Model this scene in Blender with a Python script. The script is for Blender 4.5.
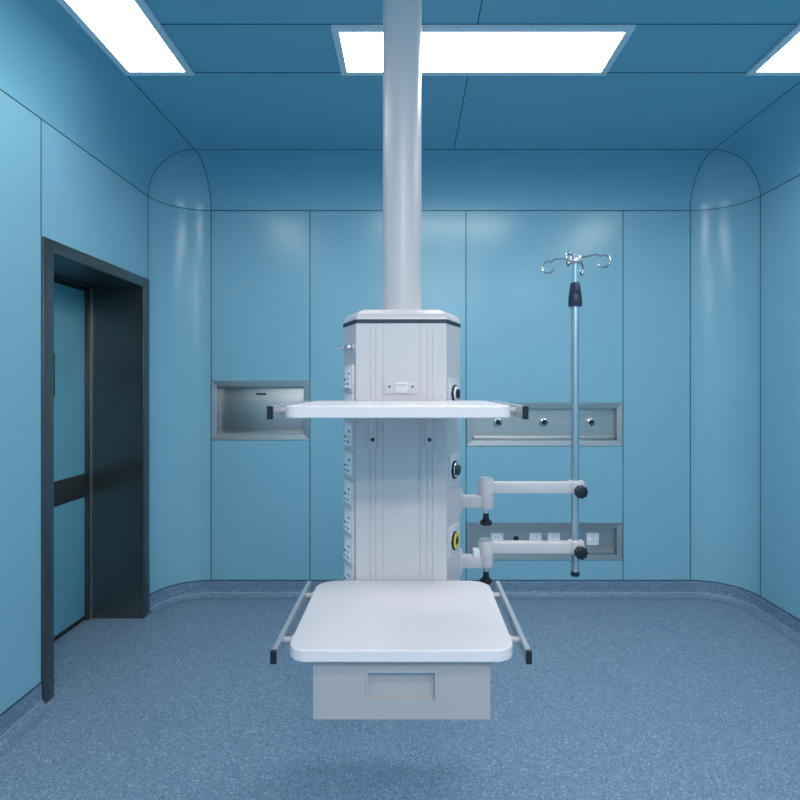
import bpy, bmesh, math, random
from mathutils import Vector, Matrix

PI = math.pi
SC = bpy.context.scene
for o in list(bpy.data.objects):
    bpy.data.objects.remove(o)

# ------------------------------------------------------------------ camera, light, exposure
CH = 1.37                                   # eye height
cam_data = bpy.data.cameras.new('camera')
cam = bpy.data.objects.new('camera', cam_data)
SC.collection.objects.link(cam)
cam.location = (0, 0, CH)
cam.rotation_euler = (PI / 2, 0, 0)
cam_data.sensor_width = 36.0
cam_data.lens = 564.0 / 800.0 * 36.0
cam_data.shift_x = -9.8 / 800.0
cam_data.shift_y = -14.2 / 800.0
cam_data.clip_start = 0.02
SC.camera = cam

world = bpy.data.worlds.new('world')
SC.world = world
world.use_nodes = True
world.node_tree.nodes['Background'].inputs[0].default_value = (0, 0, 0, 1)
world.node_tree.nodes['Background'].inputs[1].default_value = 0.0

SC.view_settings.view_transform = 'Standard'
SC.view_settings.look = 'None'
SC.view_settings.gamma = 1.0
SC.view_settings.use_curve_mapping = False
SC.view_settings.exposure = 1.5
SC.cycles.max_bounces = 12
SC.cycles.diffuse_bounces = 6
SC.cycles.glossy_bounces = 5
SC.cycles.sample_clamp_indirect = 4.0

PANEL_E = 7.5                               # radiance of the ceiling panels
LIGHT_COL = (1.0, 0.97, 0.935)

# room
D, FRONT = 3.68, -2.45                      # far wall, wall behind the viewer
WL, WR = 1.578, 2.112                       # left wall at -WL, right wall at +WR
R = 0.282                                   # cove radius
ZT = CH + 1.143                             # top of the wall panels
ZC = ZT + R                                 # ceiling
XC = (WR - WL) / 2

# unseen area lamps added to brighten the room, laid out like further ceiling panels
def area_lamp(name, x, y, sx, sy, k=1.0):
    ld = bpy.data.lights.new(name, 'AREA')
    ld.shape = 'RECTANGLE'; ld.size = sx; ld.size_y = sy
    ld.color = LIGHT_COL
    ld.energy = k * PANEL_E * PI * sx * sy
    o = bpy.data.objects.new(name, ld)
    SC.collection.objects.link(o)
    o.location = (x, y, ZC - 0.014)
    return o

area_lamp('fill_lamp_left', -1.137, -0.75, 0.27, 1.15, 0.5)
area_lamp('fill_lamp_right', 1.68, -0.75, 0.27, 1.15, 1.1)
area_lamp('fill_lamp_middle', XC, 0.15, 1.15, 0.3, 0.8)
area_lamp('fill_lamp_rear', XC, -1.93, 1.15, 0.3, 1.7)
area_lamp('fill_lamp_behind', XC, -1.1, 1.15, 0.3, 1.5)

# ------------------------------------------------------------------ materials
def srgb(r, g, b):
    f = lambda c: c / 12.92 if c <= 0.04045 else ((c + 0.055) / 1.055) ** 2.4
    return (f(r / 255), f(g / 255), f(b / 255), 1)

def mat(name, col, rough=0.4, metal=0.0, spec=0.5, coat=0.0, emit=None):
    m = bpy.data.materials.new(name)
    m.use_nodes = True
    b = m.node_tree.nodes['Principled BSDF']
    b.inputs['Base Color'].default_value = col
    b.inputs['Roughness'].default_value = rough
    b.inputs['Metallic'].default_value = metal
    b.inputs['Specular IOR Level'].default_value = spec
    b.inputs['Coat Weight'].default_value = coat
    if emit:
        b.inputs['Emission Color'].default_value = (*LIGHT_COL, 1)
        b.inputs['Emission Strength'].default_value = emit
    return m

def noise_vary(m, scale, amt, stretch=(1, 1, 1), rough_amt=0.0, bump=0.0):
    """mottle the base colour (and roughness / bump) a little with noise"""
    nt = m.node_tree; n = nt.nodes; l = nt.links
    b = n['Principled BSDF']
    tc = n.new('ShaderNodeTexCoord'); mp = n.new('ShaderNodeMapping')
    mp.inputs['Scale'].default_value = stretch
    nz = n.new('ShaderNodeTexNoise'); nz.inputs['Scale'].default_value = scale
    nz.inputs['Detail'].default_value = 3
    l.new(tc.outputs['Object'], mp.inputs['Vector']); l.new(mp.outputs['Vector'], nz.inputs['Vector'])
    c = b.inputs['Base Color'].default_value[:]
    mr = n.new('ShaderNodeMapRange')
    mr.inputs['To Min'].default_value = 1 - amt; mr.inputs['To Max'].default_value = 1 + amt
    l.new(nz.outputs['Fac'], mr.inputs['Value'])
    mx = n.new('ShaderNodeMix'); mx.data_type = 'RGBA'; mx.blend_type = 'MULTIPLY'
    mx.inputs['Factor'].default_value = 1
    mx.inputs[6].default_value = c
    l.new(mr.outputs['Result'], mx.inputs[7])
    l.new(mx.outputs[2], b.inputs['Base Color'])
    if rough_amt:
        r0 = b.inputs['Roughness'].default_value
        m2 = n.new('ShaderNodeMapRange')
        m2.inputs['To Min'].default_value = r0 - rough_amt; m2.inputs['To Max'].default_value = r0 + rough_amt
        l.new(nz.outputs['Fac'], m2.inputs['Value']); l.new(m2.outputs['Result'], b.inputs['Roughness'])
    if bump:
        bp = n.new('ShaderNodeBump'); bp.inputs['Strength'].default_value = bump
        bp.inputs['Distance'].default_value = 0.002
        l.new(nz.outputs['Fac'], bp.inputs['Height']); l.new(bp.outputs['Normal'], b.inputs['Normal'])
    return m

M = {}
M['panel'] = noise_vary(mat('blue_painted_steel', (0.225, 0.465, 0.58, 1), 0.24, spec=0.42), 2.5, 0.025, rough_amt=0.03)
M['ceiling'] = noise_vary(mat('blue_ceiling_panel', (0.175, 0.43, 0.56, 1), 0.38, spec=0.4), 2.5, 0.025)
M['seam'] = mat('dark_sealant', (0.012, 0.035, 0.055, 1), 0.6)
M['white'] = noise_vary(mat('white_powder_coat', (0.62, 0.57, 0.58, 1), 0.32), 6, 0.012)
M['shelfwhite'] = noise_vary(mat('white_moulded_top', (0.73, 0.675, 0.69, 1), 0.35), 8, 0.01)
M['grey'] = mat('light_grey_coat', (0.40, 0.38, 0.395, 1), 0.35)
M['plate'] = mat('pale_plate', (0.62, 0.62, 0.66, 1), 0.35)
M['socket'] = mat('white_plastic', (0.80, 0.82, 0.86, 1), 0.3)
M['alu'] = noise_vary(mat('satin_aluminium', (0.62, 0.64, 0.67, 1), 0.36, metal=0.7), 30, 0.04, (1, 0.05, 1))
M['polealu'] = mat('polished_aluminium_tube', (0.60, 0.62, 0.65, 1), 0.26, metal=0.95)
M['hook'] = mat('dark_chrome', (0.42, 0.44, 0.47, 1), 0.22, metal=1)
M['chrome'] = mat('chrome', (0.80, 0.82, 0.86, 1), 0.12, metal=1)
M['steel'] = noise_vary(mat('brushed_steel', (0.48, 0.485, 0.48, 1), 0.42, metal=1), 60, 0.12, (0.04, 1, 1), rough_amt=0.05)
M['doorsteel'] = noise_vary(mat('dark_brushed_steel', (0.16, 0.165, 0.16, 1), 0.30, metal=0.9), 60, 0.12, (1, 1, 0.04), rough_amt=0.05)
M['band'] = mat('navy_trim', (0.010, 0.022, 0.05, 1), 0.45)
M['black'] = mat('black_plastic', (0.006, 0.008, 0.014, 1), 0.4)
M['navy'] = mat('navy_plastic', (0.012, 0.025, 0.055, 1), 0.42)
M['dark'] = mat('dark_rubber', (0.012, 0.014, 0.018, 1), 0.6)
M['yellow'] = mat('yellow_plastic', (0.72, 0.55, 0.03, 1), 0.4)
M['green'] = mat('dark_green_plastic', (0.015, 0.05, 0.045, 1), 0.4)
M['kick'] = mat('charcoal_band', (0.030, 0.035, 0.037, 1), 0.45)
M['leaf'] = noise_vary(mat('teal_door_coat', (0.16, 0.46, 0.58, 1), 0.35), 2.5, 0.02)
M['highlight'] = mat('pale_highlight_bead', (0.30, 0.38, 0.46, 1), 0.5)
M['lampframe'] = mat('lamp_frame_glow_tint', (0.70, 0.78, 0.85, 1), 0.4)  # frame made paler: the diffuser's glow is put into its colour
M['diffuser'] = mat('lit_diffuser', (0.9, 0.9, 0.9, 1), 0.5, emit=PANEL_E)
M['diffuser_dim'] = mat('lit_diffuser_dim', (0.9, 0.9, 0.9, 1), 0.5, emit=PANEL_E * 0.44)
M['diffuser_side'] = mat('lit_diffuser_side', (0.9, 0.9, 0.9, 1), 0.5, emit=PANEL_E * 0.72)

def floor_material(name, base):
    m = mat(name, base, 0.42, spec=0.4)
    nt = m.node_tree; n = nt.nodes; l = nt.links; b = n['Principled BSDF']
    tc = n.new('ShaderNodeTexCoord')
    def specks(scale, lo, hi, src, cdark, clight, channel):
        v = n.new('ShaderNodeTexVoronoi'); v.inputs['Scale'].default_value = scale
        l.new(tc.outputs['Object'], v.inputs['Vector'])
        s = n.new('ShaderNodeSeparateColor'); l.new(v.outputs['Color'], s.inputs[0])
        for op, th, c in (('LESS_THAN', lo, cdark), ('GREATER_THAN', hi, clight)):
            k = n.new('ShaderNodeMath'); k.operation = op; k.inputs[1].default_value = th
            l.new(s.outputs[channel], k.inputs[0])
            f = n.new('ShaderNodeMath'); f.operation = 'LESS_THAN'; f.inputs[1].default_value = 0.42
            l.new(v.outputs['Distance'], f.inputs[0])
            q = n.new('ShaderNodeMath'); q.operation = 'MULTIPLY'
            l.new(k.outputs[0], q.inputs[0]); l.new(f.outputs[0], q.inputs[1])
            x = n.new('ShaderNodeMix'); x.data_type = 'RGBA'
            l.new(q.outputs[0], x.inputs['Factor'])
            if isinstance(src, tuple): x.inputs[6].default_value = src
            else: l.new(src, x.inputs[6])
            x.inputs[7].default_value = c
            src = x.outputs[2]
        return src
    dk = (0.06, 0.10, 0.16, 1); lt = (0.50, 0.60, 0.70, 1)
    c = specks(120, 0.16, 0.93, base, (0.13, 0.20, 0.28, 1), (0.30, 0.42, 0.53, 1), 0)
    c = specks(165, 0.11, 0.95, c, dk, lt, 1)
    c = specks(250, 0.12, 0.94, c, dk, lt, 2)
    l.new(c, b.inputs['Base Color'])
    nz = n.new('ShaderNodeTexNoise'); nz.inputs['Scale'].default_value = 120
    l.new(tc.outputs['Object'], nz.inputs['Vector'])
    bp = n.new('ShaderNodeBump'); bp.inputs['Strength'].default_value = 0.15; bp.inputs['Distance'].default_value = 0.001
    l.new(nz.outputs['Fac'], bp.inputs['Height']); l.new(bp.outputs['Normal'], b.inputs['Normal'])
    return m
M['floor'] = floor_material('speckled_vinyl', (0.178, 0.272, 0.38, 1))
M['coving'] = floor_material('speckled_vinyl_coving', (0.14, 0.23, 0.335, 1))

# ------------------------------------------------------------------ mesh helpers
class MB:
    def __init__(self):
        self.v, self.f, self.s, self.mi, self.mats = [], [], [], [], []
    def _m(self, m):
        if m not in self.mats: self.mats.append(m)
        return self.mats.index(m)
    def add(self, verts, faces, m, smooth=False, mtx=None):
        o = len(self.v); k = self._m(m)
        for p in verts:
            p = Vector(p)
            self.v.append(mtx @ p if mtx else p)
        for f in faces:
            self.f.append([o + i for i in f]); self.s.append(smooth); self.mi.append(k)
    def bm(self, b, m, smooth=False, mtx=None):
        b.verts.index_update()
        self.add([v.co.copy() for v in b.verts], [[v.index for v in f.verts] for f in b.faces], m, smooth, mtx)
        b.free()
    def box(self, lo, hi, m, bevel=0, seg=2, mtx=None):
        b = bmesh.new()
        bmesh.ops.create_cube(b, size=1)
        c = [(lo[i] + hi[i]) / 2 for i in range(3)]; d = [hi[i] - lo[i] for i in range(3)]
        for v in b.verts:
            v.co = Vector([c[i] + v.co[i] * d[i] for i in range(3)])
        if bevel:
            bmesh.ops.bevel(b, geom=b.edges[:], offset=bevel, segments=seg, profile=0.5, affect='EDGES')
        self.bm(b, m, bool(bevel), mtx)
    def prism(self, pts, z0, z1, m, bevel=0, seg=3, mtx=None, smooth=False):
        """extrude a plan outline from z0 to z1, rounding the two rims"""
        b = bmesh.new()
        lo = [b.verts.new((x, y, z0)) for x, y in pts]; hi = [b.verts.new((x, y, z1)) for x, y in pts]
        n = len(pts)
        b.faces.new(lo[::-1]); b.faces.new(hi)
        for i in range(n):
            b.faces.new((lo[i], lo[(i + 1) % n], hi[(i + 1) % n], hi[i]))
        bmesh.ops.recalc_face_normals(b, faces=b.faces[:])
        if bevel:
            e = [e for e in b.edges if abs(e.verts[0].co.z - e.verts[1].co.z) < 1e-6]
            bmesh.ops.bevel(b, geom=e, offset=bevel, segments=seg, profile=0.5, affect='EDGES')
        self.bm(b, m, smooth, mtx)
    def loft(self, rings, m, smooth=False, cap=True, close=True, mtx=None):
        n = len(rings[0]); v = [p for r in rings for p in r]; f = []
        for k in range(len(rings) - 1):
            for i in range(n if close else n - 1):
                j = (i + 1) % n
                f.append((k * n + i, k * n + j, (k + 1) * n + j, (k + 1) * n + i))
        if cap:
            f.append(list(range(n))[::-1]); f.append([(len(rings) - 1) * n + i for i in range(n)])
        self.add(v, f, m, smooth, mtx)
    def lathe(self, prof, m, origin=(0, 0, 0), axis=(0, 0, 1), n=24, smooth=True, lobes=0, depth=0.0):
        """profile of (radius, height) along axis; open ends capped"""
        q = Vector((0, 0, 1)).rotation_difference(Vector(axis)).to_matrix().to_4x4()
        mt = Matrix.Translation(origin) @ q
        rings = []
        for r, h in prof:
            rr = []
            for i in range(n):
                a = 2 * PI * i / n
                k = 1 - depth * (0.5 - 0.5 * math.cos(lobes * a)) if lobes else 1
                rr.append((r * k * math.cos(a), r * k * math.sin(a), h))
            rings.append(rr)
        self.loft(rings, m, smooth, True, True, mt)
    def tube(self, pts, r, m, n=10, cap=True, smooth=True):
        pts = [Vector(p) for p in pts]
        rings = []; up = None
        for i, p in enumerate(pts):
            t = (pts[min(i + 1, len(pts) - 1)] - pts[max(i - 1, 0)]).normalized()
            if up is None:
                up = Vector((0, 0, 1)) if abs(t.z) < 0.9 else Vector((1, 0, 0))
            a = (up - t * up.dot(t)).normalized(); c = t.cross(a); up = a
            rings.append([p + (a * math.cos(2 * PI * k / n) + c * math.sin(2 * PI * k / n)) * r for k in range(n)])
        self.loft(rings, m, smooth, cap)
    def build(self, name, parent=None, loc=None, sharp=35):
        me = bpy.data.meshes.new(name)
        o = bpy.data.objects.new(name, me)
        loc = Vector(loc) if loc else Vector((0, 0, 0))
        base = loc if parent is None else loc
        me.from_pydata([tuple(p - base) for p in self.v], [], self.f)
        for m in self.mats: me.materials.append(M[m])
        for p, s, k in zip(me.polygons, self.s, self.mi):
            p.use_smooth = s; p.material_index = k
        b = bmesh.new(); b.from_mesh(me)
        bmesh.ops.recalc_face_normals(b, faces=b.faces[:])
        b.to_mesh(me); b.free()
        if any(self.s):
            me.set_sharp_from_angle(angle=math.radians(sharp))
        me.update()
        SC.collection.objects.link(o)
        if parent is not None:
            o.parent = parent
            o.location = base - WORLD[parent.name]
            WORLD[o.name] = base
        else:
            o.location = base; WORLD[o.name] = base
        return o
WORLD = {}

def thing(name, label, cat, loc, group=None, kind=None):
    o = bpy.data.objects.new(name, None)
    o.empty_display_size = 0.1
    SC.collection.objects.link(o)
    o.location = loc; WORLD[o.name] = Vector(loc)
    return tag(o, label, cat, group, kind)
def tag(o, label, cat, group=None, kind=None):
    if label: o['label'] = label
    if cat: o['category'] = cat
    if group: o['group'] = group
    if kind: o['kind'] = kind
    return o
def part(mb, name, parent, label=None, loc=None, sharp=35):
    o = mb.build(name, parent, loc if loc is not None else WORLD[parent.name], sharp)
    if label: o['label'] = label
    return o
def struct(mb, name, label, cat='wall', sharp=35):
    return tag(mb.build(name, sharp=sharp), label, cat, None, 'structure')

def rrect(x0, x1, y0, y1, r, n=8):
    """rounded rectangle outline; r = radii (front-left, front-right, back-right, back-left)"""
    if not isinstance(r, tuple): r = (r,) * 4
    c = [(x0 + r[0], y0 + r[0], r[0], PI), (x1 - r[1], y0 + r[1], r[1], 1.5 * PI),
         (x1 - r[2], y1 - r[2], r[2], 0), (x0 + r[3], y1 - r[3], r[3], 0.5 * PI)]
    return [(cx + q * math.cos(a + PI / 2 * k / n), cy + q * math.sin(a + PI / 2 * k / n))
            for cx, cy, q, a in c for k in range(n + 1)]

# ------------------------------------------------------------------ structure
BEAD = 0.0026
TH = 0.03
XL0, XR0 = -WL + R, WR - R                  # where flat back wall begins and ends
YB = D - R                                  # where the side walls end
YF = FRONT + R
SB1, SB2, SB3 = -0.6514, 0.367, 1.3916      # seams of the back wall
N1 = (XL0 + 0.002, SB1 - 0.002, CH - 0.354, CH + 0.031)   # niches: x0, x1, z0, z1
N2 = (SB2 + 0.004, SB3 - 0.004, CH - 0.393, CH - 0.112)
N3 = (SB2 + 0.004, SB3 - 0.004, CH - 1.137, CH - 0.896)

DX = -WL - 0.36                             # plane behind the door leaf
floor_mb = MB()
floor_mb.box((-WL - 0.42, FRONT - 0.05, -0.06), (WR + 0.05, D + 0.05, 0.0), 'floor')
struct(floor_mb, 'floor', 'speckled blue vinyl floor of the operating room', 'floor')

def bead(mb, pts, m='seam', r=BEAD):
    mb.tube(pts, r, m, n=6, cap=True)

w = MB()
def back_piece(x0, x1, z0, z1): w.box((x0, D, z0), (x1, D + TH, z1), 'panel')
back_piece(XL0, SB1, 0, N1[2]); back_piece(XL0, SB1, N1[3], ZT)
back_piece(SB1, SB2, 0, ZT)
for a, b in ((0, N3[2]), (N3[3], N2[2]), (N2[3], ZT)): back_piece(SB2, SB3, a, b)
back_piece(SB3, XR0, 0, ZT)
for s in (XL0, SB1, SB2, SB3, XR0): bead(w, [(s, D, 0.1), (s, D, ZT)])
bead(w, [(XL0, D, ZT), (XR0, D, ZT)])
for nn in (N1, N2, N3):
    for z in nn[2:]: bead(w, [(nn[0], D, z), (nn[1], D, z)], r=0.0018)
struct(w, 'wall_back', 'far wall of matt blue steel panels with thin dark joints')

DY0, DY1, DZ = 2.413, YB - 0.004, CH + 0.640   # outside of the door casing
w = MB()
w.box((-WL - TH, YF, 0), (-WL, DY0, ZT), 'panel')
w.box((-WL - TH, DY0, DZ), (-WL, YB, ZT), 'panel')
bead(w, [(-WL, YF, ZT), (-WL, YB, ZT)])
bead(w, [(-WL, DY0, DZ), (-WL, DY0, ZT)]); bead(w, [(-WL, YB, DZ), (-WL, YB, ZT)])
bead(w, [(-WL, 1.3, 0.1), (-WL, 1.3, ZT)]); bead(w, [(-WL, 0.1, 0.1), (-WL, 0.1, ZT)])
struct(w, 'wall_left', 'left wall of blue steel panels around the sliding door')

w = MB()
w.box((WR, YF, 0), (WR + TH, YB, ZT), 'panel')
bead(w, [(WR, YF, ZT), (WR, YB, ZT)])
for y in (YB, 2.4, 1.3, 0.1): bead(w, [(WR, y, 0.1), (WR, y, ZT)])
struct(w, 'wall_right', 'right wall of blue steel panels at the photo edge')

w = MB()
w.box((XL0, FRONT - TH, 0), (XR0, FRONT, ZT), 'panel')
for s in (-0.65, 0.367, 1.39): bead(w, [(s, FRONT, 0.1), (s, FRONT, ZT)])
struct(w, 'wall_front', 'blue panelled wall behind the viewer')

LY0, LY1 = 2.222, 2.566
w = MB()
w.box((-WL + R, FRONT + R, ZC), (WR - R, D - R, ZC + TH), 'ceiling')
for y in (LY0, LY1, 0.3): bead(w, [(-WL + R, y, ZC), (WR - R, y, ZC)], r=0.0022)
bead(w, [(XC, FRONT + R, ZC), (XC, YB, ZC)], r=0.0022)
struct(w, 'ceiling', 'dark blue panelled ceiling with three lit panels', 'ceiling')

NA = 16
def quarter(n=NA): return [PI / 2 * k / n for k in range(n + 1)]
def cove_strip(name, label, fn, a0, a1, axis_beads):
    """quarter-round cove; fn(t, a) -> point, a from wall (0) to ceiling (pi/2)"""
    w = MB()
    w.loft([[fn(t, a) for a in quarter()] for t in (a0, a1)], 'ceiling', True, cap=False, close=False)
    # an outer skin gives the shell its thickness
    for a in axis_beads: bead(w, [fn(a0, a), fn(a1, a)], r=0.0022)
    o = struct(w, name, label, 'cove trim', sharp=80)
    return o
H = PI / 2
cove_strip('trim_1', 'curved cove where the left wall meets the ceiling',
           lambda y, a: (-WL + R - R * math.cos(a), y, ZT + R * math.sin(a)), YF, YB, (H,))
cove_strip('trim_2', 'curved cove where the far wall meets the ceiling',
           lambda x, a: (x, D - R + R * math.cos(a), ZT + R * math.sin(a)), XL0, XR0, (H,))
cove_strip('trim_3', 'curved cove where the right wall meets the ceiling',
           lambda y, a: (WR - R + R * math.cos(a), y, ZT + R * math.sin(a)), YF, YB, (H,))
cove_strip('trim_4', 'curved cove behind the viewer under the ceiling',
           lambda x, a: (x, FRONT + R - R * math.cos(a), ZT + R * math.sin(a)), XL0, XR0, (H,))
corners = [(-1, 1, -WL + R, YB, 'left far'), (1, 1, WR - R, YB, 'right far'),
           (-1, -1, -WL + R, YF, 'left rear'), (1, -1, WR - R, YF, 'right rear')]
for i, (sx, sy, cx, cy, nm) in enumerate(corners):
    w = MB()
    P = lambda a, z: (cx + sx * R * math.cos(a), cy + sy * R * math.sin(a), z)
    w.loft([[P(a, z) for a in quarter()] for z in (0, ZT)], 'panel', True, cap=False, close=False)
    for a in (0, H): bead(w, [P(a, 0.1), P(a, ZT)], r=0.0022)
    bead(w, [P(a, ZT) for a in quarter()], r=0.0022)
    struct(w, 'trim_%d' % (5 + i), 'rounded vertical corner panel of the %s corner' % nm, 'corner trim', sharp=80)
    w = MB()
    S = lambda a, e: (cx + sx * R * math.cos(a) * math.cos(e), cy + sy * R * math.sin(a) * math.cos(e), ZT + R * math.sin(e))
    w.loft([[S(a, e) for a in quarter()] for e in quarter()[:-1] + [H - 0.001]], 'panel', True, cap=False, close=False)
    for a in (0, H): bead(w, [S(a, e) for e in quarter()], r=0.0022)
    struct(w, 'trim_%d' % (9 + i), 'spherical corner cap under the ceiling in the %s corner' % nm, 'corner trim', sharp=80)

# coved skirting, its floor edge rounded into the floor
BH, BF = 0.10, 0.045
def skirting(name, label, path):
    """path = list of (x, y, nx, ny), the normal pointing into the room"""
    prof = [(-0.004, BH), (0.004, BH), (0.005, BH - 0.003), (0.005, BF)]
    prof += [(0.005 + BF - BF * math.cos(a), BF - BF * math.sin(a)) for a in quarter(8)[1:]]
    prof += [(0.005 + BF + 0.02, 0.0006), (-0.004, 0.0006)]
    w = MB()
    w.loft([[(x + nx * d, y + ny * d, z) for d, z in prof] for x, y, nx, ny in path], 'coving', True)
    bead(w, [(x + nx * 0.002, y + ny * 0.002, BH + 0.001) for x, y, nx, ny in path], r=0.0035)
    a = 0.5
    d, z = 0.005 + BF - BF * math.cos(a), BF - BF * math.sin(a)
    bead(w, [(x + nx * d, y + ny * d, z) for x, y, nx, ny in path], m='highlight', r=0.0025)  # pale bead stands in for the highlight along the coved fillet
    return struct(w, name, label, 'skirting', sharp=50)
arcL = [(-WL + R - R * math.cos(a), YB + R * math.sin(a), math.cos(a), -math.sin(a)) for a in quarter()]
arcR = [(WR - R + R * math.sin(a), YB + R * math.cos(a), -math.sin(a), -math.cos(a)) for a in quarter()]
skirting('baseboard_left', 'speckled blue coved skirting before the sliding door', [(-WL, YF, 1, 0), (-WL, DY0 - 0.002, 1, 0)])
skirting('baseboard_back', 'speckled blue coved skirting around the far wall', arcL + [(XC, D, 0, -1)] + arcR)
skirting('baseboard_right', 'speckled blue coved skirting along the right wall', [(WR, YB - 0.001, -1, 0), (WR, YF, -1, 0)])

# ------------------------------------------------------------------ sliding door in its deep steel reveal
door = thing('door_1', 'teal sliding door with a charcoal band, deep in its dark steel frame', 'door', (-WL, (DY0 + DY1) / 2, 0), None, 'structure')
OY0, OY1, OZ = DY0 + 0.070, DY1 - 0.074, DZ - 0.057
m = MB()
def casing(lo, hi): m.box(lo, hi, 'doorsteel', 0.002)
casing((-WL + 0.0002, DY0, 0), (-WL + 0.012, OY0, DZ))
casing((-WL + 0.0002, OY1, 0), (-WL + 0.012, DY1, DZ))
casing((-WL + 0.0002, OY0 - 0.001, OZ), (-WL + 0.012, OY1 + 0.001, DZ))
part(m, 'door_frame', door)
m = MB()
m.box((DX - 0.03, OY1, 0), (-WL - 0.0, OY1 + 0.05, OZ + 0.05), 'doorsteel')
m.box((DX - 0.03, OY0 - 0.05, 0), (-WL - 0.0, OY0, OZ + 0.05), 'doorsteel')
m.box((DX - 0.03, OY0 - 0.04, OZ), (-WL - 0.0, OY1 + 0.04, OZ + 0.05), 'doorsteel')
# the return strip next to the leaf
m.box((-WL - 0.300, OY1 - 0.012, 0), (-WL - 0.288, OY1, OZ), 'steel', 0.002)
m.box((DX - 0.03, OY1 - 0.022, 0), (-WL - 0.30, OY1, OZ), 'doorsteel', 0.002)
m.box((-WL - 0.300, OY0, OZ - 0.012), (-WL - 0.288, OY1, OZ), 'doorsteel', 0.002)
part(m, 'door_reveal', door)
LX = -WL - 0.322
m = MB()
m.box((LX - 0.04, OY0 - 0.049, 0.012), (LX, OY1 - 0.024, OZ - 0.03), 'leaf', 0.002)
leaf = part(m, 'door_leaf', door)
m = MB()
m.box((LX - 0.002, OY0 - 0.045, CH - 0.648), (LX + 0.003, OY1 - 0.026, CH - 0.512), 'kick', 0.001)
part(m, 'kick_band', leaf, 'charcoal band across the door leaf')
m = MB()
m.box((LX - 0.002, OY0 - 0.045, 0.006), (LX + 0.002, OY1 - 0.026, 0.028), 'dark', 0.001)
part(m, 'bottom_seal', leaf, 'black seal along the foot of the door leaf')
m = MB()
hy, hz0, hz1 = 3.015, CH - 0.06, CH + 0.175
m.box((LX - 0.001, hy - 0.09, hz0), (LX + 0.004, hy, hz1), 'doorsteel', 0.0015)
m.box((LX + 0.003, hy - 0.08, hz0 + 0.012), (LX + 0.005, hy - 0.010, hz1 - 0.012), 'dark', 0.0005)
part(m, 'handle', leaf, 'dark recessed steel pull on the door leaf')
m = MB()
m.box((LX - 0.045, OY0, OZ - 0.028), (LX + 0.006, OY1 - 0.022, OZ), 'dark', 0.002)
part(m, 'head_track', door)

# ------------------------------------------------------------------ ceiling lights
def ceiling_light(label, x0, x1, y0, y1, glow='diffuser'):
    t = thing('ceiling_light', label, 'ceiling light', ((x0 + x1) / 2, (y0 + y1) / 2, ZC), 'recessed ceiling light panels')
    b, h = 0.030, 0.014
    m = MB()
    for lo, hi in (((x0, y0), (x1, y0 + b)), ((x0, y1 - b), (x1, y1)), ((x0, y0 + b), (x0 + b, y1 - b)), ((x1 - b, y0 + b), (x1, y1 - b))):
        m.box((*lo, ZC - h), (*hi, ZC - 0.001), 'lampframe')
    part(m, 'frame', t)
    m = MB()
    m.box((x0 + b, y0 + b, ZC - 0.0125), (x1 - b, y1 - b, ZC - 0.002), glow)
    part(m, 'diffuser', t, 'glowing white diffuser')
ceiling_light('lit white ceiling panel crosswise behind the pendant pole', -0.311, 0.890, LY0, LY1)
ceiling_light('lit white ceiling panel running lengthwise above the left wall and door', -1.292, -0.980, 1.366, LY1, 'diffuser_dim')
ceiling_light('lit white ceiling panel running lengthwise near the right wall, cut by the photo edge', 1.528, 1.828, 1.366, LY1, 'diffuser_side')

# ------------------------------------------------------------------ recessed steel boxes in the far wall
def niche_shell(m, nn, rim, dep):
    x0, x1, z0, z1 = nn
    y0, ys, y1 = D - 0.003, D + 0.0005, D + dep
    def ring(d, y): return [(x0 + d, y, z0 + d), (x1 - d, y, z0 + d), (x1 - d, y, z1 - d), (x0 + d, y, z1 - d)]
    m.loft([ring(0, D + dep + 0.02), ring(0, y0), ring(0.004, y0), ring(rim, ys), ring(rim + 0.001, y1)], 'steel', False, cap=False)
    r = ring(rim, y1)
    m.add(r, [(0, 1, 2, 3)], 'steel')
    m.add(ring(0, D + dep + 0.02), [(3, 2, 1, 0)], 'steel')

t = thing('recessed_cabinet', 'empty brushed steel box recessed in the far wall left of the pendant', 'recessed cabinet', ((N1[0] + N1[1]) / 2, D, N1[2]))
m = MB(); niche_shell(m, N1, 0.036, 0.045); part(m, 'housing', t)
m = MB()
m.box((N1[0] + 0.046, D + 0.0435, N1[2] + 0.044), (N1[1] - 0.046, D + 0.0452, N1[3] - 0.044), 'steel', 0.0005)
flap = part(m, 'flap', t)
m = MB()
lx, lz = N1[0] + 0.316, N1[3] - 0.083
m.box((lx - 0.036, D + 0.0385, lz - 0.009), (lx + 0.036, D + 0.042, lz + 0.009), 'steel', 0.001)
m.box((lx - 0.031, D + 0.0375, lz - 0.005), (lx + 0.031, D + 0.039, lz + 0.005), 'dark')
part(m, 'finger_slot', flap, 'narrow dark finger slot')

def gas_outlet(parent, x, z, y):
    m = MB()
    m.lathe([(0.030, 0), (0.030, 0.004), (0.0265, 0.009), (0.024, 0.020), (0.0185, 0.022), (0.0175, 0.012)], 'chrome', (x, y, z), (0, -1, 0), 24)
    p = part(m, 'gas_outlet', parent, 'round chrome gas outlet')
    m = MB()
    m.lathe([(0.0172, 0.008), (0.0172, 0.0125), (0.011, 0.0135)], 'dark', (x, y, z), (0, -1, 0), 20)
    part(m, 'valve', p, 'black valve seat')

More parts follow.
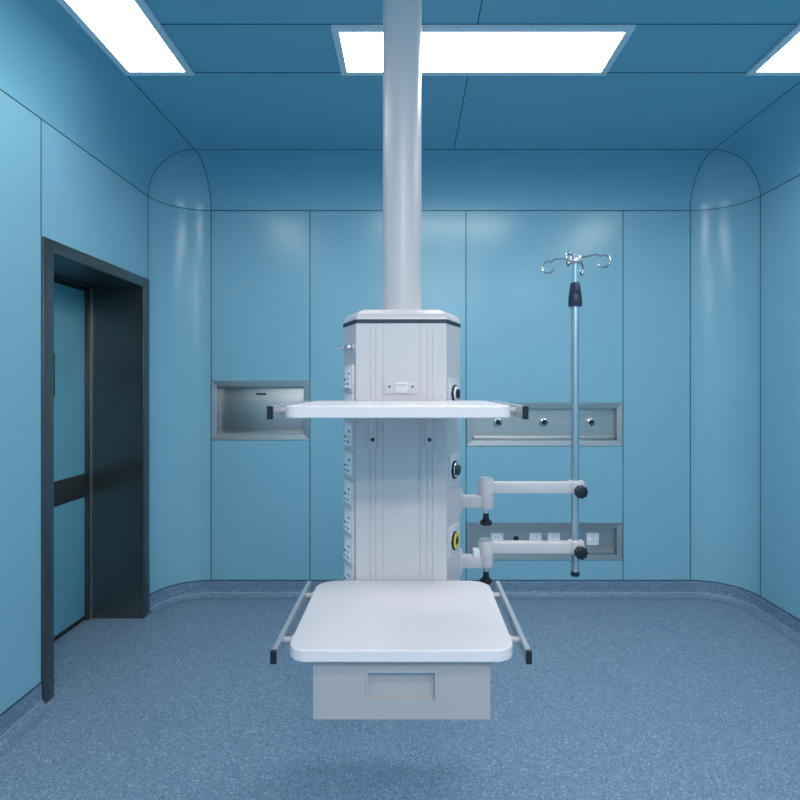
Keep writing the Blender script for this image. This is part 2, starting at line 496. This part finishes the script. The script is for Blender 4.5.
def wall_socket(parent, x, z, y, five=False, sz=0.0405):
    m = MB()
    m.box((x - sz, y - 0.009, z - sz), (x + sz, y, z + sz), 'socket', 0.003, 2)
    p = part(m, 'socket', parent, 'white power socket plate')
    m = MB()
    def pin(dx, dz, rot):
        mt = Matrix.Translation((x + dx, y - 0.009, z + dz)) @ Matrix.Rotation(rot, 4, 'Y')
        m.box((-0.0017, -0.0006, -0.0052), (0.0017, 0.002, 0.0052), 'dark', mtx=mt)
    if five:
        pin(-0.008, 0.017, 0); pin(0.008, 0.017, 0)
        pin(0, -0.003, 0); pin(-0.009, -0.019, 0.5); pin(0.009, -0.019, -0.5)
    else:
        pin(-0.009, 0.011, 0.4); pin(0.009, 0.011, -0.4)
        pin(0, -0.012, 0); pin(-0.008, -0.022, 0.5); pin(0.008, -0.022, -0.5)
    part(m, 'pin_slots', p, 'dark pin slots')

DB = D + 0.045
t = thing('gas_outlet_panel', 'long steel recess with three round gas outlets, right of the pendant', 'outlet panel', ((N2[0] + N2[1]) / 2, D, N2[2]))
m = MB(); niche_shell(m, N2, 0.036, 0.045); part(m, 'housing', t)
m = MB(); m.box((N2[0] + 0.045, D + 0.010, N2[2] + 0.036), (N2[1] - 0.045, DB, N2[2] + 0.062), 'steel', 0.004); part(m, 'ledge', t, 'bright steel ledge under the outlets')
for px in (497.8, 543.7, 590.5): gas_outlet(t, (px - 409.8) / 153.2 * 1.012, CH - 0.241, DB)
t = thing('socket_panel', 'long steel recess with white power sockets low on the far wall', 'socket panel', ((N3[0] + N3[1]) / 2, D, N3[2]))
m = MB(); niche_shell(m, N3, 0.036, 0.045); part(m, 'housing', t)
m = MB(); m.box((N3[0] + 0.045, D + 0.010, N3[2] + 0.036), (N3[1] - 0.045, DB, N3[2] + 0.054), 'steel', 0.004); part(m, 'ledge', t, 'bright steel ledge under the sockets')
for px, five in ((497, 0), (535, 0), (553.6, 0), (592.3, 1)): wall_socket(t, (px - 409.8) / 153.2 * 1.012, CH - 1.010, DB, five)
m = MB()
m.lathe([(0.017, 0), (0.017, 0.006), (0.011, 0.008), (0.010, 0.022), (0.006, 0.024)], 'black', ((516 - 409.8) / 153.2 * 1.012, DB, CH - 1.008), (0, -1, 0), 18)
part(m, 'earth_terminal', t, 'small black earth terminal')

# ------------------------------------------------------------------ the ceiling pendant column
PX, PF = -0.026, 1.725                      # axis and front face
PY = PF + 0.20
pend = thing('medical_pendant', 'tall white medical pendant column hanging from a round ceiling pole', 'medical pendant', (PX, PY, 0.62))
HF, HS, CD, PD = 0.138, 0.191, 0.127, 0.40  # half front, half width, chamfer depth, full depth
PT = CH + 0.192
def outline(grow=0.0):
    g = grow
    return [(PX - HF - g, PF - g), (PX + HF + g, PF - g), (PX + HS + g, PF + CD), (PX + HS + g, PF + PD - CD),
            (PX + HF + g, PF + PD + g), (PX - HF - g, PF + PD + g), (PX - HS - g, PF + PD - CD), (PX - HS - g, PF + CD)]
m = MB()
pts = [(PX - HF, PF)]
for c, wd in ((-0.095, 0.003), (-0.079, 0.003), (-0.056, 0.003), (0.056, 0.003), (0.079, 0.003), (0.095, 0.003)):
    x = PX + c
    pts += [(x - wd / 2, PF), (x - wd / 2, PF + 0.0024), (x + wd / 2, PF + 0.0024), (x + wd / 2, PF)]
pts += outline()[1:]
m.prism(pts, 0.62, PT, 'white')
part(m, 'column', pend)
m = MB()
m.prism(outline(0.002), PT - 0.0005, PT + 0.0115, 'band', 0.001, 1)
part(m, 'trim_band', pend, 'dark navy band under the cap')
m = MB()
rings = []
cx, cy = PX, PF + PD / 2
for s, z in ((1.005, 0.0115), (1.0, 0.018), (0.965, 0.030), (0.90, 0.041), (0.83, 0.046), (0.80, 0.047)):
    rings.append([(cx + (x - cx) * s, cy + (y - cy) * (1 - (1 - s) * 1.0), PT + z) for x, y in outline()])
m.loft(rings, 'white', False)
part(m, 'cap', pend)
m = MB()
m.lathe([(0.066, PT + 0.0465), (0.066, ZC - 0.001)], 'white', (PX, PY, 0), n=40)
part(m, 'pole', pend)
m = MB()
m.lathe([(0.067, ZC - 0.030), (0.080, ZC - 0.026), (0.085, ZC - 0.014), (0.085, ZC - 0.0005)], 'white', (PX, PY, 0), n=40)
part(m, 'ceiling_flange', pend)
# call point on the front face
m = MB()
m.box((PX - 0.052, PF - 0.004, CH - 0.027), (PX + 0.050, PF, CH + 0.013), 'white', 0.0015)
cp = part(m, 'call_plate', pend)
m = MB(); m.box((PX - 0.020, PF - 0.009, CH - 0.022), (PX + 0.020, PF - 0.003, CH + 0.012), 'shelfwhite', 0.002)
m.box((PX - 0.016, PF - 0.0096, CH + 0.001), (PX + 0.016, PF - 0.008, CH + 0.0035), 'grey')
part(m, 'call_button', cp)
for s in (-0.036, 0.034):
    m = MB(); m.lathe([(0.0032, 0), (0.0032, 0.0012)], 'dark', (PX + s, PF - 0.004, CH - 0.0025), (0, -1, 0), 12)
    part(m, 'screw', cp, 'dark screw head')

# chamfered faces: local frame with x along the face (front to rear), y outward, z up
def face_matrix(side, z):
    a = Vector((PX + side * HF, PF, z)); b = Vector((PX + side * HS, PF + CD, z))
    u = (b - a).normalized(); n = Vector((side * CD, -(HS - HF), 0)).normalized()
    c = (a + b) / 2
    mt = Matrix(((u.x, n.x, 0, c.x), (u.y, n.y, 0, c.y), (0, 0, 1, z), (0, 0, 0, 1)))
    return mt
for k in range(8):
    mt = face_matrix(-1, CH + 0.021 - 0.0905 * k)
    c = mt.to_translation()
    m = MB()
    m.box((-0.046, -0.001, -0.0445), (0.046, 0.006, 0.0445), 'shelfwhite', 0.002, 2, mt)
    # dished insert tilted out of the plate
    m.add([(-0.034, 0.006, 0.034), (0.034, 0.006, 0.034), (0.034, 0.006, -0.030), (-0.034, 0.006, -0.030),
           (-0.028, 0.007, 0.026), (0.030, 0.007, 0.026), (0.030, 0.0135, -0.026), (-0.028, 0.0135, -0.026)],
          [(0, 1, 5, 4), (1, 2, 6, 5), (2, 3, 7, 6), (3, 0, 4, 7), (4, 5, 6, 7)], 'socket', False, mt)
    p = part(m, 'socket', pend, 'white power socket on the slanted left face', c)
    m = MB()
    for dx, dz, rot in ((-0.025, 0.017, 0), (-0.012, 0.017, 0), (-0.018, 0.001, 0), (-0.026, -0.015, 0.5), (-0.009, -0.015, -0.5), (0.010, -0.002, 0), (0.022, -0.002, 0), (0.016, -0.017, 0)):
        q = mt @ Matrix.Translation((dx, 0.01025 - dz * 0.125, dz)) @ Matrix.Rotation(rot, 4, 'Y')
        m.box((-0.0022, -0.001, -0.0034), (0.0022, 0.0012, 0.0034), 'dark', mtx=q)
    part(m, 'pin_slots', p, 'dark pin slots', c)
# small chrome latch near the top of the left face
mt = face_matrix(-1, CH + 0.122)
m = MB()
n = (mt.to_3x3() @ Vector((0, 1, 0)))
for dx in (-0.030, 0.020):
    o = mt @ Vector((dx, 0, 0))
    m.lathe([(0.010, -0.001), (0.010, 0.004), (0.006, 0.006), (0.006, 0.014), (0.008, 0.016), (0.008, 0.020)], 'chrome', o, n, 16)
o = mt @ Vector((0.020, 0.017, 0))
m.tube([mt @ Vector((-0.030, 0.015, 0)), o, o + Vector((-0.034, 0.0, -0.001))], 0.0025, 'chrome', 8)
part(m, 'earth_pin', pend, 'pair of small chrome earth pins')

# medical gas outlets on the right face
for z, kind in ((CH - 0.025, 'w'), (CH - 0.265, 'g'), (CH - 0.488, 'y')):
    mt = face_matrix(1, z); c = mt.to_translation()
    nrm = mt.to_3x3() @ Vector((0, 1, 0))
    m = MB(); m.box((-0.046, -0.001, -0.048), (0.044, 0.005, 0.048), 'plate', 0.002, 2, mt)
    p = part(m, 'outlet_plate', pend, {'w': 'outlet plate with a black and white ring', 'g': 'outlet plate with a black and green ring', 'y': 'outlet plate with a yellow ring'}[kind], c)
    o = mt @ Vector((-0.006, 0.005, 0))
    m = MB(); m.lathe([(0.029, 0), (0.029, 0.004), (0.027, 0.006), (0.02, 0.0062)], 'black', o, nrm, 28); part(m, 'collar', p, 'black collar', c)
    m = MB()
    if kind == 'y':
        m.lathe([(0.0255, 0.0055), (0.0255, 0.009), (0.016, 0.010), (0.0145, 0.007)], 'yellow', o, nrm, 28)
        m.lathe([(0.0143, 0.0055), (0.0143, 0.0075), (0.008, 0.012), (0.003, 0.012)], 'black', o, nrm, 20)
    elif kind == 'g':
        m.lathe([(0.016, 0.006), (0.018, 0.014), (0.014, 0.018), (0.006, 0.019)], 'green', o, nrm, 28)
        m.lathe([(0.024, 0.0058), (0.022, 0.008), (0.017, 0.008)], 'chrome', o, nrm, 28)
    else:
        m.lathe([(0.0235, 0.0058), (0.022, 0.009), (0.015, 0.0095)], 'socket', o, nrm, 28)
        m.lathe([(0.015, 0.007), (0.015, 0.015), (0.010, 0.017), (0.003, 0.017)], 'black', o, nrm, 20)
    part(m, 'nozzle', p, {'w': 'white and black nozzle', 'g': 'dark green nozzle', 'y': 'yellow and black nozzle'}[kind], c)
    m = MB()
    for dz in (-0.036,):
        m.lathe([(0.003, 0), (0.003, 0.001)], 'dark', mt @ Vector((-0.038, 0.005, 0.0)), nrm, 10)
    part(m, 'screw', p, 'dark screw head', c)

# ------------------------------------------------------------------ shelves
SF, SR = 1.267, PF - 0.002                  # front and rear of both shelves
def shelf_base(t, cx, ztop, corner):
    m = MB()
    m.prism(rrect(cx - 0.258, cx + 0.258, SF, SR, corner, 10), ztop - 0.028, ztop, 'shelfwhite', 0.0028, 2, smooth=True)
    part(m, 'shelf_board', t, sharp=18)
    for s in (-1, 1):
        x = cx + s * 0.287
        m = MB()
        m.box((x - 0.006, SF + 0.002, ztop - 0.030), (x + 0.006, SR - 0.001, ztop - 0.001), 'alu', 0.0012, 1)
        rail = part(m, 'side_rail', t, 'satin aluminium side rail')
        m = MB()
        m.box((x - 0.0064, SF - 0.004, ztop - 0.0304), (x + 0.0064, SF + 0.006, ztop - 0.0006), 'black', 0.0008, 1)
        part(m, 'end_cap', rail, 'black rail end cap')
        for y in (SF + 0.085, SR - 0.085):
            m = MB()
            m.lathe([(0.0075, 0), (0.0075, 0.033)], 'grey', (cx + s * 0.252, y, ztop - 0.0145), (s, 0, 0), 14)
            m.lathe([(0.0105, 0.0045), (0.0105, 0.010)], 'white', (cx + s * 0.252, y, ztop - 0.0145), (s, 0, 0), 14)
            part(m, 'rail_pin', rail, 'short round pin holding the rail')

UZ = CH - 0.0450
up = thing('equipment_shelf', 'white upper shelf with side rails and no drawer, at eye level on the pendant', 'shelf', (-0.027, SR, UZ - 0.028))
shelf_base(up, -0.027, UZ, (0.03, 0.03, 0.03, 0.03))
def bracket(t, x, ztop):
    m = MB()
    m.box((x - 0.013, PF - 0.007, ztop - 0.147), (x + 0.013, PF - 0.0005, ztop - 0.030), 'white', 0.001, 1)
    m.box((x - 0.013, SF + 0.12, ztop - 0.036), (x + 0.013, PF - 0.001, ztop - 0.0285), 'white', 0.001, 1)
    b = part(m, 'bracket', t)
    m = MB()
    m.lathe([(0.0058, 0), (0.0058, 0.004), (0.004, 0.005)], 'black', (x, PF - 0.007, ztop - 0.119), (0, -1, 0), 16)
    part(m, 'bolt', b, 'black bolt head')
for x in (-0.113, 0.060): bracket(up, x, UZ)

LZ = CH - 0.594
lo = thing('drawer_shelf', 'white lower shelf with rounded corners, side rails and a drawer beneath', 'shelf', (-0.0195, SR, LZ - 0.16))
shelf_base(lo, -0.0195, LZ, (0.045, 0.045, 0.06, 0.06))
DXc, DW, DF = -0.0185, 0.2025, SF + 0.022
z0, z1 = CH - 0.7625, LZ - 0.0285
m = MB()
t_ = 0.012
m.box((DXc - DW + 0.004, DF + 0.016, z0 + 0.004), (DXc - DW + 0.004 + t_, SR - 0.02, z1), 'grey')
m.box((DXc + DW - 0.004 - t_, DF + 0.016, z0 + 0.004), (DXc + DW - 0.004, SR - 0.02, z1), 'grey')
m.box((DXc - DW + 0.004, SR - 0.032, z0 + 0.004), (DXc + DW - 0.004, SR - 0.02, z1), 'grey')
m.box((DXc - DW + 0.004, DF + 0.016, z0 + 0.003), (DXc + DW - 0.004, SR - 0.02, z0 + 0.012), 'grey')
part(m, 'drawer_case', lo)
gx0, gx1, gz0, gz1 = DXc - 0.0795, DXc + 0.0795, CH - 0.7170, CH - 0.6510
m = MB()
y0, y1 = DF, DF + 0.016
m.box((DXc - DW, y0, z0), (gx0, y1, z1 - 0.001), 'grey'); m.box((gx1, y0, z0), (DXc + DW, y1, z1 - 0.001), 'grey')
m.box((gx0, y0, z0), (gx1, y1, gz0), 'grey'); m.box((gx0, y0, gz1), (gx1, y1, z1 - 0.001), 'grey')
dr = part(m, 'drawer', lo)
m = MB()
m.box((gx0, y0 + 0.0125, gz0), (gx1, y0 + 0.0155, gz1), 'grey')
for lo_, hi_ in (((gx0, gz0), (gx0 + 0.0035, gz1)), ((gx1 - 0.0035, gz0), (gx1, gz1)), ((gx0 + 0.0035, gz1 - 0.0035), (gx1 - 0.0035, gz1))):
    m.box((lo_[0], y0 - 0.004, lo_[1]), (hi_[0], y0 + 0.0125, hi_[1]), 'alu')
part(m, 'handle', dr, 'recessed pull with a thin metal rim')
for x in (-0.113, 0.060):
    m = MB()
    m.box((x - 0.013, PF - 0.007, LZ - 0.165), (x + 0.013, PF - 0.0005, LZ - 0.030), 'white', 0.001, 1)
    part(m, 'bracket', lo)

# ------------------------------------------------------------------ infusion pole on two swing arms
AY = 1.90
JX, IX = 0.2566, 0.5572
SX = PX + HS                                # right side of the column
iv = thing('infusion_pole', 'slim aluminium infusion pole with hooks, held by two white arms', 'infusion pole', (SX, AY, CH - 0.66))
def arm(zj0, zj1, zs, za):
    m = MB()
    m.box((SX + 0.0005, AY - 0.028, zs - 0.038), (SX + 0.010, AY + 0.028, zs + 0.042), 'white', 0.004)
    m.box((SX + 0.006, AY - 0.018, zs - 0.020), (JX, AY + 0.018, zs + 0.020), 'white', 0.004)
    m.lathe([(0.024, zj0), (0.026, zj0 + 0.003), (0.026, (zj0 + zj1) / 2 - 0.001), (0.025, (zj0 + zj1) / 2), (0.026, (zj0 + zj1) / 2 + 0.001),
             (0.026, zj1 - 0.005), (0.024, zj1 - 0.002), (0.022, zj1 - 0.002)], 'white', (JX, AY, 0), n=28)
    m.box((JX, AY - 0.017, za - 0.0185), (IX - 0.004, AY + 0.017, za + 0.0185), 'white', 0.003)
    a = part(m, 'swing_arm', iv)
    m = MB(); m.lathe([(0.0215, zj1 - 0.003), (0.0215, zj1 + 0.002), (0.019, zj1 + 0.003)], 'alu', (JX, AY, 0), n=24)
    part(m, 'joint_cap', a, 'grey metal cap on the arm joint')
    m = MB(); m.lathe([(0.008, zj0 - 0.02), (0.008, zj0 + 0.002)], 'chrome', (JX, AY, 0), n=16)
    m.lathe([(0.019, zj0 - 0.056), (0.021, zj0 - 0.053), (0.020, zj0 - 0.045), (0.011, zj0 - 0.038), (0.0095, zj0 - 0.018), (0.007, zj0 - 0.017)], 'black', (JX, AY, 0), n=24, lobes=8, depth=0.05)
    part(m, 'brake_knob', a, 'black brake knob under the joint')
    # clamp round the pole with its star knob
    m = MB()
    m.lathe([(0.024, za - 0.020), (0.026, za - 0.017), (0.026, za + 0.017), (0.024, za + 0.022), (0.016, za + 0.024)], 'white', (IX, AY, 0), n=24)
    m.box((IX, AY - 0.020, za - 0.017), (IX + 0.026, AY + 0.012, za + 0.023), 'white', 0.003)
    part(m, 'clamp', a)
    m = MB()
    o = (IX + 0.008, AY - 0.020, za - 0.008)
    m.lathe([(0.008, 0), (0.008, 0.012)], 'black', o, (0, -1, 0), 14)
    m.lathe([(0.016, 0.010), (0.0225, 0.013), (0.0235, 0.018), (0.0225, 0.025), (0.017, 0.028)], 'black', o, (0, -1, 0), 64, lobes=9, depth=0.14)
    part(m, 'star_knob', a, 'black star shaped knob')
arm(CH - 0.411, CH - 0.311, CH - 0.388, CH - 0.342)
arm(CH - 0.607, CH - 0.519, CH - 0.590, CH - 0.543)
m = MB()
m.box((JX - 0.044, AY - 0.016, CH - 0.572), (JX - 0.022, AY + 0.016, CH - 0.549), 'socket', 0.002)
part(m, 'stop_block', iv, 'small white stop block on the lower arm')
m = MB()
m.lathe([(0.0132, CH - 0.632), (0.0132, CH + 0.275)], 'polealu', (IX, AY, 0), n=24)
pole = part(m, 'pole', iv)
m = MB(); m.lathe([(0.0128, CH - 0.640), (0.0145, CH - 0.638), (0.0145, CH - 0.626), (0.0135, CH - 0.624)], 'black', (IX, AY, 0), n=20)
part(m, 'foot_cap', pole, 'black cap on the lower pole end')
m = MB(); m.lathe([(0.0082, CH + 0.26), (0.0082, CH + 0.425)], 'chrome', (IX, AY, 0), n=18)
part(m, 'inner_pole', iv)
m = MB()
m.lathe([(0.021, CH + 0.267), (0.0228, CH + 0.270), (0.0228, CH + 0.286), (0.0215, CH + 0.305), (0.017, CH + 0.333), (0.0155, CH + 0.345), (0.011, CH + 0.348)], 'navy', (IX, AY, 0), n=28)
m.box((IX - 0.008, AY - 0.0265, CH + 0.312), (IX + 0.008, AY - 0.012, CH + 0.340), 'navy', 0.002)
part(m, 'height_collar', iv, 'dark navy height collar')
m = MB()
m.lathe([(0.022, CH + 0.414), (0.0245, CH + 0.417), (0.0245, CH + 0.425), (0.019, CH + 0.435), (0.008, CH + 0.440)], 'alu', (IX, AY, 0), n=24)
hub = part(m, 'hook_hub', iv)
HZ = CH + 0.428
for k in range(4):
    th = math.radians(-30) + k * PI / 2
    d = Vector((math.cos(th), math.sin(th), 0)); c = Vector((IX, AY, HZ))
    rr = 0.0205
    drop = 0.008
    pts_ = [c + d * 0.016, c + d * 0.045 + Vector((0, 0, 0.004)), c + d * 0.070 + Vector((0, 0, 0.006))]
    o = c + d * 0.093 + Vector((0, 0, -drop - 0.011))
    for q in range(15):
        a = math.radians(125 - q * 20)
        pts_.append(o + d * (rr * math.cos(a)) + Vector((0, 0, rr * math.sin(a))))
    m = MB(); m.tube(pts_, 0.003, 'hook', 8)
    part(m, 'hook', hub, 'chrome wire hook')
